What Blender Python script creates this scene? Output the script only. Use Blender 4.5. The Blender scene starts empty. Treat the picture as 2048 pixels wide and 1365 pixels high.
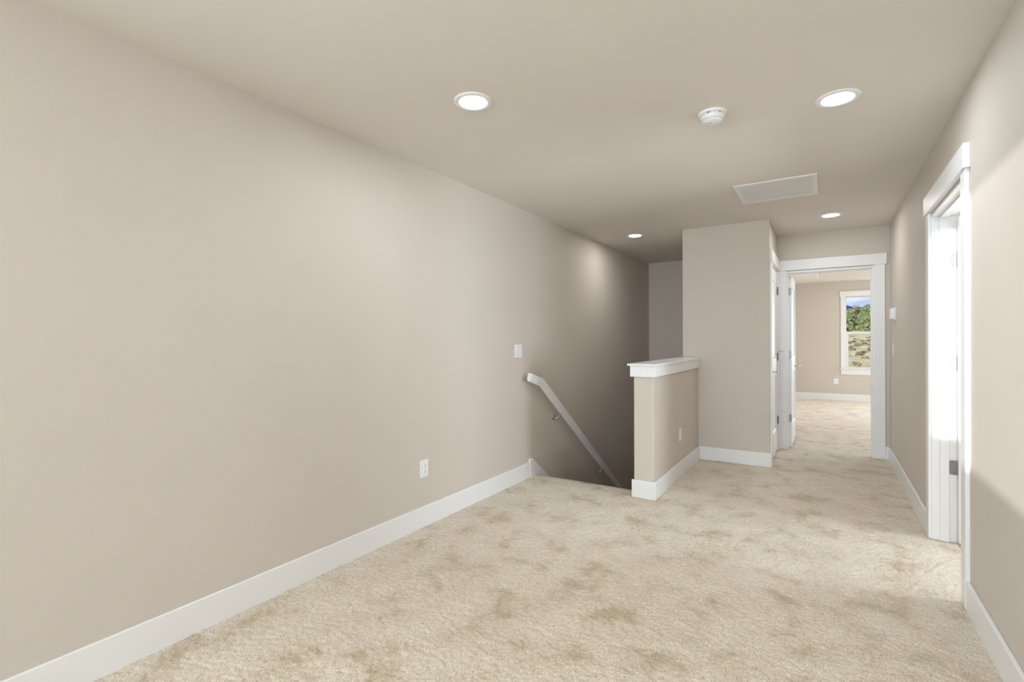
import bpy, bmesh, math, random
import numpy as np
from mathutils import Matrix, Vector, noise

random.seed(7)
scene = bpy.context.scene
C = scene.collection

# ------------------------------------------------------------------ camera
YAW, PITCH, ROLL, EYE, FPX = 0.5688, -0.0013, -0.0037, 1.2573, 983.02
cam_data = bpy.data.cameras.new('camera')
cam_data.sensor_width = 36.0
cam_data.lens = FPX / 2048.0 * 36.0
cam_data.clip_start = 0.05
cam_data.clip_end = 6000
cam = bpy.data.objects.new('camera', cam_data)
C.objects.link(cam)
F = Vector((-math.sin(YAW), math.cos(YAW), 0))
R = Vector((math.cos(YAW), math.sin(YAW), 0))
Z = Vector((0, 0, 1))
fwd = F * math.cos(PITCH) + Z * math.sin(PITCH)
up0 = -F * math.sin(PITCH) + Z * math.cos(PITCH)
rt = R * math.cos(ROLL) + up0 * math.sin(ROLL)
up = -R * math.sin(ROLL) + up0 * math.cos(ROLL)
m = Matrix((rt, up, -fwd)).transposed().to_4x4()
m.translation = Vector((0, 0, EYE))
cam.matrix_world = m
scene.camera = cam

# ------------------------------------------------------------------ sky, sun, daylight and added fill lamps, exposure
world = bpy.data.worlds.new('world')
scene.world = world
world.use_nodes = True
wn, wl = world.node_tree.nodes, world.node_tree.links
wn.clear()
w_out = wn.new('ShaderNodeOutputWorld')
w_bg = wn.new('ShaderNodeBackground')
w_bg.inputs['Strength'].default_value = 1.0
w_tc = wn.new('ShaderNodeTexCoord')
w_sep = wn.new('ShaderNodeSeparateXYZ')
w_grad = wn.new('ShaderNodeValToRGB')
w_grad.color_ramp.elements[0].position = 0.0
w_grad.color_ramp.elements[0].color = (0.50, 0.64, 0.88, 1)
w_grad.color_ramp.elements[1].position = 0.5
w_grad.color_ramp.elements[1].color = (0.20, 0.38, 0.78, 1)
w_map = wn.new('ShaderNodeMapping')
w_map.inputs['Scale'].default_value = (6, 6, 34)
w_noise = wn.new('ShaderNodeTexNoise')
w_noise.inputs['Scale'].default_value = 1.6
w_noise.inputs['Detail'].default_value = 6
w_cr = wn.new('ShaderNodeValToRGB')
w_cr.color_ramp.elements[0].position = 0.34
w_cr.color_ramp.elements[0].color = (0, 0, 0, 1)
w_cr.color_ramp.elements[1].position = 0.62
w_cr.color_ramp.elements[1].color = (1, 1, 1, 1)
w_mix = wn.new('ShaderNodeMix'); w_mix.data_type = 'RGBA'
w_mix.inputs['B'].default_value = (0.95, 0.96, 1.0, 1)
wl.new(w_tc.outputs['Generated'], w_sep.inputs[0])
wl.new(w_sep.outputs['Z'], w_grad.inputs[0])
wl.new(w_tc.outputs['Generated'], w_map.inputs[0])
wl.new(w_map.outputs[0], w_noise.inputs['Vector'])
wl.new(w_noise.outputs[0], w_cr.inputs[0])
wl.new(w_cr.outputs[0], w_mix.inputs['Factor'])
wl.new(w_grad.outputs[0], w_mix.inputs['A'])
wl.new(w_mix.outputs['Result'], w_bg.inputs['Color'])
wl.new(w_bg.outputs[0], w_out.inputs[0])

def lamp(name, kind, loc, direction, energy, color=(1, 1, 1), **kw):
    d = bpy.data.lights.new(name, kind)
    d.energy = energy
    d.color = color
    for k, v in kw.items():
        setattr(d, k, v)
    o = bpy.data.objects.new(name, d)
    C.objects.link(o)
    o.location = loc
    o.rotation_euler = Vector(direction).to_track_quat('-Z', 'Y').to_euler()
    return o

SUN_SLOPE = 0.25
XL0 = -2.308
lamp('sun', 'SUN', (-8, -20, 3), (SUN_SLOPE, 1.0, -0.006), 5.0, (0.97, 0.94, 1.0), angle=0.008)
# area lamps placed as daylight fill in the loft, bedroom and side room
lamp('daylight_loft', 'AREA', (-0.63, -4.95, 1.335), (0, 1, 0), 150, (0.79, 0.91, 1.0), shape='RECTANGLE', size=2.1, size_y=1.22)
lamp('fill_loft_left', 'AREA', (XL0 + 0.03, -1.05, 1.365), (1, 0, 0.0), 36, (0.77, 0.90, 1.0), shape='RECTANGLE', size=1.34, size_y=1.27)  # unseen fill lamp, added to brighten the near ceiling and right wall
lamp('daylight_bedroom', 'AREA', (3.30, 9.4, 1.45), (-1, 0, -0.45), 50, (0.85, 0.94, 1.0), shape='RECTANGLE', size=2.2, size_y=1.4)
lamp('fill_bedroom_far', 'AREA', (2.35, 12.12, 1.40), (-0.25, -1, -0.1), 72, (0.85, 0.94, 1.0), shape='RECTANGLE', size=1.1, size_y=1.3)  # unseen fill lamp, added to shine through the doorway into the hall
lamp('fill_side_room', 'AREA', (3.30, 3.9, 1.0), (-1, 0, 0.6), 100, (0.82, 0.925, 1.0), shape='RECTANGLE', size=1.0, size_y=1.2)  # unseen fill lamp, tilted up, added to brighten the middle of the hall
CAN_NEAR, CAN_MID, CAN_FAR = 180.0, 125.0, 112.0    # glow of the recessed lights by the left wall / by the right wall / at the far end
CAN_COLOR = (0.84, 0.93, 1.0)

scene.view_settings.view_transform = 'Standard'
scene.view_settings.look = 'None'
scene.view_settings.gamma = 1.0
scene.view_settings.use_curve_mapping = False
scene.view_settings.exposure = 0.18
world.cycles.sampling_method = 'MANUAL'
world.cycles.sample_map_resolution = 256

# ------------------------------------------------------------------ dimensions (metres; hall runs along +y)
H = 2.44
XL, XR = -2.308, 0.5585
YB = -5.0                 # wall behind the camera
YK = 4.02                 # top stair nosing
YC, XC = 5.449, -0.469    # closet front, closet door side
XS = -1.30                # stair side of closet and half wall
XH, YH = -1.145, 3.860    # half wall hall face / end face
YD, TD = 6.419, 0.115     # wall with bedroom door
YS = 7.545                # end of stairwell
ZB = -2.66                # lower floor
BB, BT = 0.136, 0.016     # baseboard
YBF = 12.17               # bedroom far wall
XBL, XBR = -0.70, 3.40    # bedroom side walls

# ------------------------------------------------------------------ materials
def new_mat(name, color, rough=0.6, metal=0.0, spec=None):
    mt = bpy.data.materials.new(name)
    mt.use_nodes = True
    b = mt.node_tree.nodes['Principled BSDF']
    b.inputs['Base Color'].default_value = (*color, 1)
    b.inputs['Roughness'].default_value = rough
    b.inputs['Metallic'].default_value = metal
    if spec is not None:
        b.inputs['Specular IOR Level'].default_value = spec
    return mt

def nt(mt):
    return mt.node_tree.nodes, mt.node_tree.links, mt.node_tree.nodes['Principled BSDF']

def add_noise(mt, scale, detail=2.0, rough=0.5, dist=0.0, vec=None):
    n, l, b = nt(mt)
    tc = n.get('coords')
    if tc is None:
        tc = n.new('ShaderNodeTexCoord'); tc.name = 'coords'
    t = n.new('ShaderNodeTexNoise')
    t.inputs['Scale'].default_value = scale
    t.inputs['Detail'].default_value = detail
    t.inputs['Roughness'].default_value = rough
    t.inputs['Distortion'].default_value = dist
    l.new(vec if vec is not None else tc.outputs['Object'], t.inputs['Vector'])
    return t

def ramp(mt, src, stops):
    n, l, b = nt(mt)
    r = n.new('ShaderNodeValToRGB')
    el = r.color_ramp.elements
    while len(el) < len(stops):
        el.new(0.5)
    for e, (p, c) in zip(el, stops):
        e.position = p
        e.color = (*c, 1) if len(c) == 3 else c
    l.new(src, r.inputs[0])
    return r

def add_bump(mt, src, strength, distance):
    n, l, b = nt(mt)
    bp = n.new('ShaderNodeBump')
    bp.inputs['Strength'].default_value = strength
    bp.inputs['Distance'].default_value = distance
    l.new(src, bp.inputs['Height'])
    l.new(bp.outputs[0], b.inputs['Normal'])
    return bp

def mix_rgb(mt, fac, a, b_, mode='MIX'):
    n, l, b = nt(mt)
    x = n.new('ShaderNodeMix'); x.data_type = 'RGBA'; x.blend_type = mode
    for sock, v in (('Factor', fac), ('A', a), ('B', b_)):
        if isinstance(v, (int, float)):
            x.inputs[sock].default_value = v
        elif isinstance(v, tuple):
            x.inputs[sock].default_value = (*v, 1)
        else:
            l.new(v, x.inputs[sock])
    return x.outputs['Result']

def paint(name, color):
    mt = new_mat(name, color, 0.62, spec=0.3)
    n, l, b = nt(mt)
    big = add_noise(mt, 1.7, 1)
    col = ramp(mt, big.outputs[0], [(0.3, tuple(c * 0.985 for c in color)), (0.7, tuple(min(1, c * 1.012) for c in color))])
    l.new(col.outputs[0], b.inputs['Base Color'])
    fine = add_noise(mt, 150, 1, 0.6)
    knock = add_noise(mt, 18, 3, 0.62, 0.0)
    kr = ramp(mt, knock.outputs[0], [(0.56, (0, 0, 0)), (0.66, (1, 1, 1))])
    h = mix_rgb(mt, 0.35, fine.outputs[0], kr.outputs[0])
    add_bump(mt, h, 0.16, 0.0022)
    return mt

WALL_COL = (0.668, 0.606, 0.542)
M = {}
M['wall'] = paint('tan_wall_paint', WALL_COL)
M['ceil'] = paint('tan_ceiling_paint', (0.790, 0.738, 0.682))
M['white'] = new_mat('white_trim_paint', (0.88, 0.88, 0.885), 0.38, spec=0.4)
M['plastic'] = new_mat('white_plastic', (0.90, 0.90, 0.90), 0.30)
M['plastic_shade'] = new_mat('grey_white_plastic', (0.74, 0.74, 0.76), 0.35)
M['ivory'] = new_mat('ivory_plastic', (0.84, 0.76, 0.66), 0.35)
M['dark'] = new_mat('dark_slot', (0.05, 0.05, 0.05), 0.6)
M['nickel'] = new_mat('satin_nickel', (0.50, 0.50, 0.51), 0.30, metal=1.0)
M['nickel_matte'] = new_mat('brushed_nickel_hinge', (0.30, 0.30, 0.31), 0.40, metal=0.9)
M['vinyl'] = new_mat('white_vinyl', (0.80, 0.81, 0.83), 0.35)
M['grille'] = new_mat('white_enamel_grille', (0.88, 0.88, 0.885), 0.4)
M['void'] = new_mat('duct_grey', (0.52, 0.52, 0.53), 0.8)

def lit_lens(name, strength, color=CAN_COLOR):
    mt = bpy.data.materials.new(name); mt.use_nodes = True
    n = mt.node_tree.nodes; n.clear()
    e = n.new('ShaderNodeEmission'); o = n.new('ShaderNodeOutputMaterial')
    e.inputs['Color'].default_value = (*color, 1); e.inputs['Strength'].default_value = strength
    mt.node_tree.links.new(e.outputs[0], o.inputs[0])
    return mt
M['lens_near'] = lit_lens('lit_lens_bright', CAN_NEAR)
M['lens_mid'] = lit_lens('lit_lens_medium', CAN_MID)
M['lens_far'] = lit_lens('lit_lens_dim', CAN_FAR, (0.97, 0.955, 0.93))

glass = bpy.data.materials.new('window_glass'); glass.use_nodes = True
_n = glass.node_tree.nodes; _n.clear(); _l = glass.node_tree.links
_t = _n.new('ShaderNodeBsdfTransparent'); _t.inputs[0].default_value = (0.97, 0.985, 0.98, 1)
_g = _n.new('ShaderNodeBsdfGlossy'); _g.inputs['Roughness'].default_value = 0.0
_f = _n.new('ShaderNodeFresnel'); _f.inputs[0].default_value = 1.45
_m = _n.new('ShaderNodeMixShader'); _o = _n.new('ShaderNodeOutputMaterial')
_l.new(_f.outputs[0], _m.inputs[0]); _l.new(_t.outputs[0], _m.inputs[1]); _l.new(_g.outputs[0], _m.inputs[2]); _l.new(_m.outputs[0], _o.inputs[0])
M['glass'] = glass

# carpet: twisted tufts, paler and darker where the pile lies the other way
def make_carpet():
    mt = new_mat('beige_cut_pile_carpet', (0.5, 0.4, 0.3), 0.95, spec=0.1)
    n, l, b = nt(mt)
    tuft = add_noise(mt, 210, 2, 0.75)
    speck = ramp(mt, tuft.outputs[0], [(0.31, (0.36, 0.25, 0.145)), (0.44, (0.81, 0.69, 0.525)), (0.61, (0.98, 0.90, 0.76))])
    patch = add_noise(mt, 4.3, 4, 0.66, 0.25)
    big = add_noise(mt, 0.75, 2, 0.5)
    pr = ramp(mt, patch.outputs[0], [(0.34, (0.69, 0.61, 0.48)), (0.46, (0.92, 0.895, 0.855)), (0.60, (1.0, 1.0, 1.0))])
    br = ramp(mt, big.outputs[0], [(0.38, (0.94, 0.925, 0.90)), (0.62, (1, 1, 1))])
    c = mix_rgb(mt, 1.0, speck.outputs[0], pr.outputs[0], 'MULTIPLY')
    c = mix_rgb(mt, 1.0, c, br.outputs[0], 'MULTIPLY')
    l.new(c, b.inputs['Base Color'])
    b.inputs['Sheen Weight'].default_value = 0.6
    b.inputs['Sheen Roughness'].default_value = 0.6
    b.inputs['Sheen Tint'].default_value = (0.95, 0.93, 0.92, 1)
    add_bump(mt, tuft.outputs[0], 0.8, 0.006)
    return mt
M['carpet'] = make_carpet()

# outdoors
def make_ground():
    mt = new_mat('dry_grass_ground', (0.5, 0.42, 0.26), 0.95)
    n, l, b = nt(mt)
    mp = n.new('ShaderNodeMapping'); tc = n.new('ShaderNodeTexCoord')
    mp.inputs['Scale'].default_value = (1.0, 0.28, 1.0)
    l.new(tc.outputs['Object'], mp.inputs[0])
    a = add_noise(mt, 0.9, 6, 0.65, 0.4, vec=mp.outputs[0])
    f = add_noise(mt, 9, 4, 0.7, 0, vec=mp.outputs[0])
    c1 = ramp(mt, a.outputs[0], [(0.28, (0.60, 0.40, 0.15)), (0.46, (0.95, 0.72, 0.34)), (0.60, (0.98, 0.86, 0.55)), (0.75, (0.62, 0.52, 0.24))])
    c2 = ramp(mt, f.outputs[0], [(0.3, (0.72, 0.66, 0.6)), (0.6, (1, 1, 1))])
    l.new(mix_rgb(mt, 1.0, c1.outputs[0], c2.outputs[0], 'MULTIPLY'), b.inputs['Base Color'])
    return mt
M['ground'] = make_ground()

def foliage(name, dark, mid, light, scale):
    mt = new_mat(name, mid, 0.85, spec=0.2)
    n, l, b = nt(mt)
    a = add_noise(mt, scale, 4, 0.7)
    r = ramp(mt, a.outputs[0], [(0.32, dark), (0.5, mid), (0.68, light)])
    l.new(r.outputs[0], b.inputs['Base Color'])
    return mt
M['juniper'] = foliage('juniper_foliage', (0.025, 0.04, 0.015), (0.14, 0.175, 0.065), (0.36, 0.37, 0.16), 3.2)
M['juniper_b'] = foliage('grey_green_juniper_foliage', (0.03, 0.045, 0.03), (0.17, 0.20, 0.115), (0.36, 0.39, 0.26), 3.2)
M['dead'] = foliage('bare_brown_branches', (0.10, 0.07, 0.06), (0.30, 0.22, 0.18), (0.50, 0.42, 0.36), 2.6)
M['bark'] = foliage('juniper_bark', (0.08, 0.05, 0.04), (0.18, 0.12, 0.09), (0.28, 0.20, 0.15), 6)
M['sage'] = foliage('sagebrush_leaves', (0.06, 0.055, 0.03), (0.17, 0.16, 0.09), (0.32, 0.30, 0.20), 5)
M['rust_sage'] = foliage('rusty_brush_leaves', (0.10, 0.065, 0.03), (0.25, 0.17, 0.085), (0.40, 0.29, 0.16), 5)
M['hill'] = foliage('haze_blue_ridge', (0.02, 0.045, 0.11), (0.035, 0.075, 0.19), (0.06, 0.11, 0.26), 0.012)  # blue haze of distance is mixed into the forest colour

# ------------------------------------------------------------------ mesh helpers
def box(bm, x0, x1, y0, y1, z0, z1):
    vs = [bm.verts.new(p) for p in ((x0, y0, z0), (x1, y0, z0), (x1, y1, z0), (x0, y1, z0), (x0, y0, z1), (x1, y0, z1), (x1, y1, z1), (x0, y1, z1))]
    for f in ((3, 2, 1, 0), (4, 5, 6, 7), (0, 1, 5, 4), (1, 2, 6, 5), (2, 3, 7, 6), (3, 0, 4, 7)):
        bm.faces.new([vs[i] for i in f])
    return vs

def boxes(*bs, bevel=0.0, seg=1):
    bm = bmesh.new()
    for b in bs:
        box(bm, *b)
    if bevel:
        bmesh.ops.bevel(bm, geom=list(bm.edges), offset=bevel, segments=seg, profile=0.5, affect='EDGES')
    return bm

def prism(pts, axis, a, b, bevel=0.0):
    """extrude a closed polygon of 2-D points along an axis between a and b"""
    bm = bmesh.new()
    def P(u, v, w):
        return {'x': (w, u, v), 'y': (u, w, v), 'z': (u, v, w)}[axis]
    lo = [bm.verts.new(P(u, v, a)) for u, v in pts]
    hi = [bm.verts.new(P(u, v, b)) for u, v in pts]
    bm.faces.new(lo); bm.faces.new(hi)
    n = len(pts)
    for i in range(n):
        bm.faces.new((lo[i], lo[(i + 1) % n], hi[(i + 1) % n], hi[i]))
    bmesh.ops.recalc_face_normals(bm, faces=bm.faces)
    if bevel:
        bmesh.ops.bevel(bm, geom=list(bm.edges), offset=bevel, segments=1, profile=0.5, affect='EDGES')
    return bm

def lathe(profile, seg=40):
    """revolve (radius, height) pairs about z"""
    bm = bmesh.new()
    rings = []
    for r, z in profile:
        if r < 1e-6:
            rings.append([bm.verts.new((0, 0, z))])
        else:
            rings.append([bm.verts.new((r * math.cos(2 * math.pi * k / seg), r * math.sin(2 * math.pi * k / seg), z)) for k in range(seg)])
    for A, B in zip(rings, rings[1:]):
        for k in range(seg):
            k2 = (k + 1) % seg
            if len(A) == 1 and len(B) == 1:
                continue
            if len(A) == 1:
                bm.faces.new((A[0], B[k], B[k2]))
            elif len(B) == 1:
                bm.faces.new((A[k], A[k2], B[0]))
            else:
                bm.faces.new((A[k], A[k2], B[k2], B[k]))
    bmesh.ops.recalc_face_normals(bm, faces=bm.faces)
    return bm

def tube(path, radii, seg=12):
    bm = bmesh.new()
    path = [Vector(p) for p in path]
    if isinstance(radii, (int, float)):
        radii = [radii] * len(path)
    rings = []
    for i, p in enumerate(path):
        t = (path[min(i + 1, len(path) - 1)] - path[max(i - 1, 0)]).normalized()
        a = Vector((0, 0, 1)) if abs(t.z) < 0.9 else Vector((1, 0, 0))
        u = t.cross(a).normalized(); v = t.cross(u)
        rings.append([bm.verts.new(p + (u * math.cos(2 * math.pi * k / seg) + v * math.sin(2 * math.pi * k / seg)) * radii[i]) for k in range(seg)])
    for A, B in zip(rings, rings[1:]):
        for k in range(seg):
            bm.faces.new((A[k], A[(k + 1) % seg], B[(k + 1) % seg], B[k]))
    bm.faces.new(rings[0]); bm.faces.new(rings[-1])
    bmesh.ops.recalc_face_normals(bm, faces=bm.faces)
    return bm

def merge(*bms):
    out = bmesh.new()
    for b in bms:
        me = bpy.data.meshes.new('tmp'); b.to_mesh(me); b.free()
        out.from_mesh(me); bpy.data.meshes.remove(me)
    return out

def xf(bm, mat):
    bmesh.ops.transform(bm, matrix=mat, verts=bm.verts)
    return bm

def obj(name, bm, mat, parent=None, smooth=False, origin=None):
    """bm is in world space for top-level objects, in the parent's space for parts"""
    me = bpy.data.meshes.new(name)
    if origin is not None:
        bmesh.ops.translate(bm, vec=-Vector(origin), verts=bm.verts)
    if smooth:
        for f in bm.faces:
            f.smooth = True
    bm.to_mesh(me); bm.free()
    if smooth:
        try:
            me.set_sharp_from_angle(angle=math.radians(38))
        except Exception:
            pass
    me.materials.append(M[mat])
    o = bpy.data.objects.new(name, me)
    C.objects.link(o)
    if origin is not None:
        o.location = origin
    if parent is not None:
        o.parent = parent
    return o

def tag(o, label, cat, group=None, kind=None):
    o['label'] = label
    o['category'] = cat
    if group: o['group'] = group
    if kind: o['kind'] = kind
    return o

def struct(name, bm, mat, label, cat, smooth=False):
    return tag(obj(name, bm, mat, smooth=smooth), label, cat, kind='structure')

def thing(name, label, cat, loc=(0, 0, 0), group=None, kind=None, basis=None):
    o = bpy.data.objects.new(name, None)
    o.empty_display_size = 0.05
    C.objects.link(o)
    mt = (basis or Matrix.Identity(4)).copy()
    mt.translation = Vector(loc)
    o.matrix_world = mt
    return tag(o, label, cat, group, kind)

def copy_tree(o, parent=None):
    c = o.copy(); C.objects.link(c)
    if parent is not None:
        c.parent = parent
    for ch in o.children:
        copy_tree(ch, c)
    return c

# wall frames: local x = along the wall, local y = up, local z = out of the wall into the room
def basis(u, v, w):
    return Matrix((Vector(u), Vector(v), Vector(w))).transposed().to_4x4()
ON_LEFT = basis((0, 1, 0), (0, 0, 1), (1, 0, 0))       # wall facing +x
ON_RIGHT = basis((0, -1, 0), (0, 0, 1), (-1, 0, 0))    # wall facing -x
ON_FRONT = basis((1, 0, 0), (0, 0, 1), (0, -1, 0))     # wall facing -y

# ------------------------------------------------------------------ large structure
T = 0.12
# stairwell and hall walls
LY0, LY1, LZ0, LZ1 = -1.75, -0.35, 0.70, 2.03   # opening added for fill light, in the left wall behind the camera
struct('wall_left', boxes((XL - T, XL, YB - T, LY0, ZB, H), (XL - T, XL, LY1, YS + T, ZB, H), (XL - T, XL, LY0, LY1, ZB, LZ0), (XL - T, XL, LY0, LY1, LZ1, H)), 'wall', 'long bare tan wall running down the left side of the landing', 'wall')
struct('wall_stair_end', boxes((XL, XS, YS, YS + T, ZB, H)), 'wall', 'shadowed tan wall closing the far end of the stairwell', 'wall')
struct('wall_closet', boxes((XS, XC, YC, YC + TD, 0, H)), 'wall', 'tan wall of the closet block facing the landing behind the half wall', 'wall')
struct('wall_stair_right', boxes((XS, XS + TD, YC + TD, YS + T, ZB, H), (XS, XH, YC, YC + TD, ZB, -0.02)), 'wall', 'tan wall along the hidden right side of the lower stairs', 'wall')
DC0, DC1, DTOP = 5.562, 6.322, 2.032      # closet door opening
struct('wall_closet_side', boxes((XC - TD, XC, YC + TD, DC0 - 0.02 + 0.024, 0, H), (XC - TD, XC, DC1 + 0.02, YD, 0, H), (XC - TD, XC, DC0 + 0.004, DC1 + 0.02, DTOP + 0.02, H)),
       'wall', 'narrow tan wall of the closet block holding the closet door', 'wall')
struct('wall_half', boxes((XS - 0.006, XH, YH, YC, ZB, 0.962), bevel=0.006, seg=2), 'wall', 'low tan half wall guarding the top of the stairs', 'wall')
BX0, BX1 = -0.375, 0.409                   # bedroom door opening
struct('wall_far', boxes((XS + TD, BX0 - 0.018, YD, YD + TD, 0, H), (BX1 + 0.018, XR, YD, YD + TD, 0, H), (BX0 - 0.018, BX1 + 0.018, YD, YD + TD, 2.030, H)),
       'wall', 'tan wall at the end of the hall around the bedroom doorway', 'wall')
RY0, RY1 = 3.140, 4.016                    # side-room door opening
struct('wall_right', boxes((XR, XR + TD, YB, RY0 - 0.018, -0.25, H), (XR, XR + TD, RY1 + 0.018, YD + TD, -0.25, H), (XR, XR + TD, RY0 - 0.018, RY1 + 0.018, 2.036, H)),
       'wall', 'tan wall on the right with a patch of low sunlight', 'wall')
WX0, WX1, WZ0, WZ1 = -1.72, 0.45, 0.70, 1.97   # loft window behind the camera
struct('wall_back', boxes((XL, WX0, YB - T, YB, -0.25, H), (WX1, XR + TD, YB - T, YB, -0.25, H), (WX0, WX1, YB - T, YB, -0.25, WZ0), (WX0, WX1, YB - T, YB, WZ1, H)),
       'wall', 'tan wall behind the camera with the loft window', 'wall')
struct('ceiling', boxes((XL - T, XR + TD, YB - T, YD + TD, H, H + 0.2), (XL - T, XS + TD, YD + TD, YS + T, H, H + 0.2)), 'ceil', 'flat tan ceiling over the landing and hall', 'ceiling')

# bedroom shell
struct('wall_bedroom_left', boxes((XBL - T, XBL, YD + TD, YBF + T, -0.25, 2.9)), 'wall', 'tan bedroom wall behind the open door', 'wall')
WIN = dict(x0=0.330, x1=1.170, z0=0.655, z1=2.125)
struct('wall_bedroom_far', boxes((XBL, WIN['x0'], YBF, YBF + T, -0.25, 2.9), (WIN['x1'], 1.75, YBF, YBF + T, -0.25, 2.9), (2.95, XBR, YBF, YBF + T, -0.25, 2.9), (1.75, 2.95, YBF, YBF + T, -0.25, WIN['z0']), (1.75, 2.95, YBF, YBF + T, WIN['z1'], 2.9), (WIN['x0'], WIN['x1'], YBF, YBF + T, -0.25, WIN['z0']), (WIN['x0'], WIN['x1'], YBF, YBF + T, WIN['z1'], 2.9)),
       'wall', 'tan far wall of the bedroom with the double-hung window', 'wall')
struct('wall_bedroom_right', boxes((XBR, XBR + T, YD, 8.2, -0.25, 2.9), (XBR, XBR + T, 10.6, YBF + T, -0.25, 2.9), (XBR, XBR + T, 8.2, 10.6, -0.25, 0.7), (XBR, XBR + T, 8.2, 10.6, 2.15, 2.9)), 'wall', 'tan bedroom wall with a wide window opening, out of view', 'wall')
struct('wall_bedroom_near', boxes((XR + TD, XBR, YD, YD + TD, -0.25, H)), 'wall', 'tan partition between bedroom and side room', 'wall')
TX0, TX1, TY0, TY1, TZ = -0.13, 2.83, 7.10, 11.60, 2.72
struct('ceiling_bedroom', boxes((XBL - T, TX0, YD + TD, YBF + T, H + 0.005, 2.95), (TX1, XBR + T, YD + TD, YBF + T, H + 0.005, 2.95), (TX0, TX1, YD + TD, TY0, H + 0.005, 2.95), (TX0, TX1, TY1, YBF + T, H + 0.005, 2.95), (TX0, TX1, TY0, TY1, TZ, 2.95)),
       'ceil', 'bedroom tray ceiling with a raised centre', 'ceiling')
# side room shell
struct('wall_side_room', boxes((XR + TD, XBR, 2.10, 2.20, -0.25, H), (XBR, XBR + T, 2.10, 3.4, -0.25, H), (XBR, XBR + T, 4.4, YD, -0.25, H), (XBR, XBR + T, 3.4, 4.4, -0.25, 0.85), (XBR, XBR + T, 3.4, 4.4, 2.05, H)), 'wall', 'tan walls of the room through the right doorway', 'wall')
struct('ceiling_side_room', boxes((XR + TD, XBR + T, 2.10, YD, H, H + 0.2)), 'ceil', 'flat ceiling of the room through the right doorway', 'ceiling')

# floors: the carpet is a real height field of tufts where the camera stands close to it
def carpet_grid(x0, x1, y0, y1, step, amp, seed):
    rng = np.random.default_rng(seed)
    nx = int(round((x1 - x0) / step)) + 1
    ny = int(round((y1 - y0) / step)) + 1
    X, Y = np.meshgrid(np.linspace(x0, x1, nx), np.linspace(y0, y1, ny))
    Zv = rng.uniform(-1, 1, X.shape)
    Zs = (Zv + np.roll(Zv, 1, 0) * .5 + np.roll(Zv, 1, 1) * .5) / 1.4
    jx = rng.uniform(-.35, .35, X.shape) * step; jy = rng.uniform(-.35, .35, X.shape) * step
    edge = np.ones_like(X); edge[0, :] = edge[-1, :] = 0; edge[:, 0] = edge[:, -1] = 0
    co = np.stack([X + jx * edge, Y + jy * edge, Zs * amp * edge - amp * .6], -1).reshape(-1, 3)
    idx = np.arange(nx * ny).reshape(ny, nx)
    q = np.stack([idx[:-1, :-1], idx[:-1, 1:], idx[1:, 1:], idx[1:, :-1]], -1).reshape(-1, 4)
    return co, q

def np_mesh(name, parts, mat):
    cos, qs, off = [], [], 0
    for co, q in parts:
        cos.append(co); qs.append(q + off); off += len(co)
    co = np.concatenate(cos).astype(np.float32); q = np.concatenate(qs).astype(np.int32)
    me = bpy.data.meshes.new(name)
    me.vertices.add(len(co)); me.vertices.foreach_set('co', co.ravel())
    me.loops.add(q.size); me.loops.foreach_set('vertex_index', q.ravel())
    me.polygons.add(len(q)); me.polygons.foreach_set('loop_start', np.arange(0, q.size, 4, dtype=np.int32))
    me.polygons.foreach_set('loop_total', np.full(len(q), 4, dtype=np.int32))
    me.update(calc_edges=True)
    me.polygons.foreach_set('use_smooth', np.ones(len(q), dtype=bool))
    me.materials.append(M[mat])
    o = bpy.data.objects.new(name, me); C.objects.link(o)
    return o

def np_box(x0, x1, y0, y1, z0, z1):
    co = np.array([(x0, y0, z0), (x1, y0, z0), (x1, y1, z0), (x0, y1, z0), (x0, y0, z1), (x1, y0, z1), (x1, y1, z1), (x0, y1, z1)], float)
    q = np.array([(3, 2, 1, 0), (4, 5, 6, 7), (0, 1, 5, 4), (1, 2, 6, 5), (2, 3, 7, 6), (3, 0, 4, 7)])
    return co, q

def np_nosing(x0, x1, yk, r, n=8):
    pts = [(yk - 0.03, 0.0)] + [(yk - r + r * math.sin(a), -r + r * math.cos(a)) for a in np.linspace(0, math.pi, n)] + [(yk - 0.03, -2 * r)]
    xs = np.linspace(x0, x1, 60)
    co = np.array([(x, y, z + 0.0012 * random.uniform(-1, 1)) for x in xs for (y, z) in pts])
    k = len(pts)
    q = [(i * k + j, i * k + j + 1, (i + 1) * k + j + 1, (i + 1) * k + j) for i in range(len(xs) - 1) for j in range(k - 1)]
    return co, np.array(q)

fl = np_mesh('floor', [
    carpet_grid(XL, XR, 0.35, YK - 0.03, 0.0075, 0.0034, 1),
    carpet_grid(XH, XR, YK - 0.03, YD + TD, 0.010, 0.0034, 2),
    carpet_grid(XR, XR + TD, RY0, RY1, 0.010, 0.0034, 3),
    np_box(XL, XR, YB, 0.35, -0.25, 0.0), np_box(XL, XR, 0.35, YK - 0.05, -0.25, -0.012), np_box(XH, XR, YK - 0.05, YD + TD, -0.25, -0.012),
    np_box(XR, XR + TD, RY0 - 0.018, RY1 + 0.018, -0.25, -0.012),
    np_nosing(XL, XH, YK, 0.017)], 'carpet')
tag(fl, 'beige cut pile carpet covering the landing and hall', 'floor', kind='structure')
flb = np_mesh('floor', [carpet_grid(XBL, XBR, YD + TD, YBF, 0.03, 0.004, 4), np_box(XBL, XBR, YD + TD, YBF, -0.25, -0.012)], 'carpet')
tag(flb, 'pale beige carpet of the bedroom beyond the doorway', 'floor', kind='structure')
flr = np_mesh('floor', [np_box(XR + TD, XBR, 2.20, YD, -0.25, -0.001)], 'carpet')
tag(flr, 'beige carpet of the room through the right doorway', 'floor', kind='structure')
flow = np_mesh('floor', [np_box(XL - T, XH, YH, YS + T, ZB - 0.2, ZB)], 'carpet')
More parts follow.
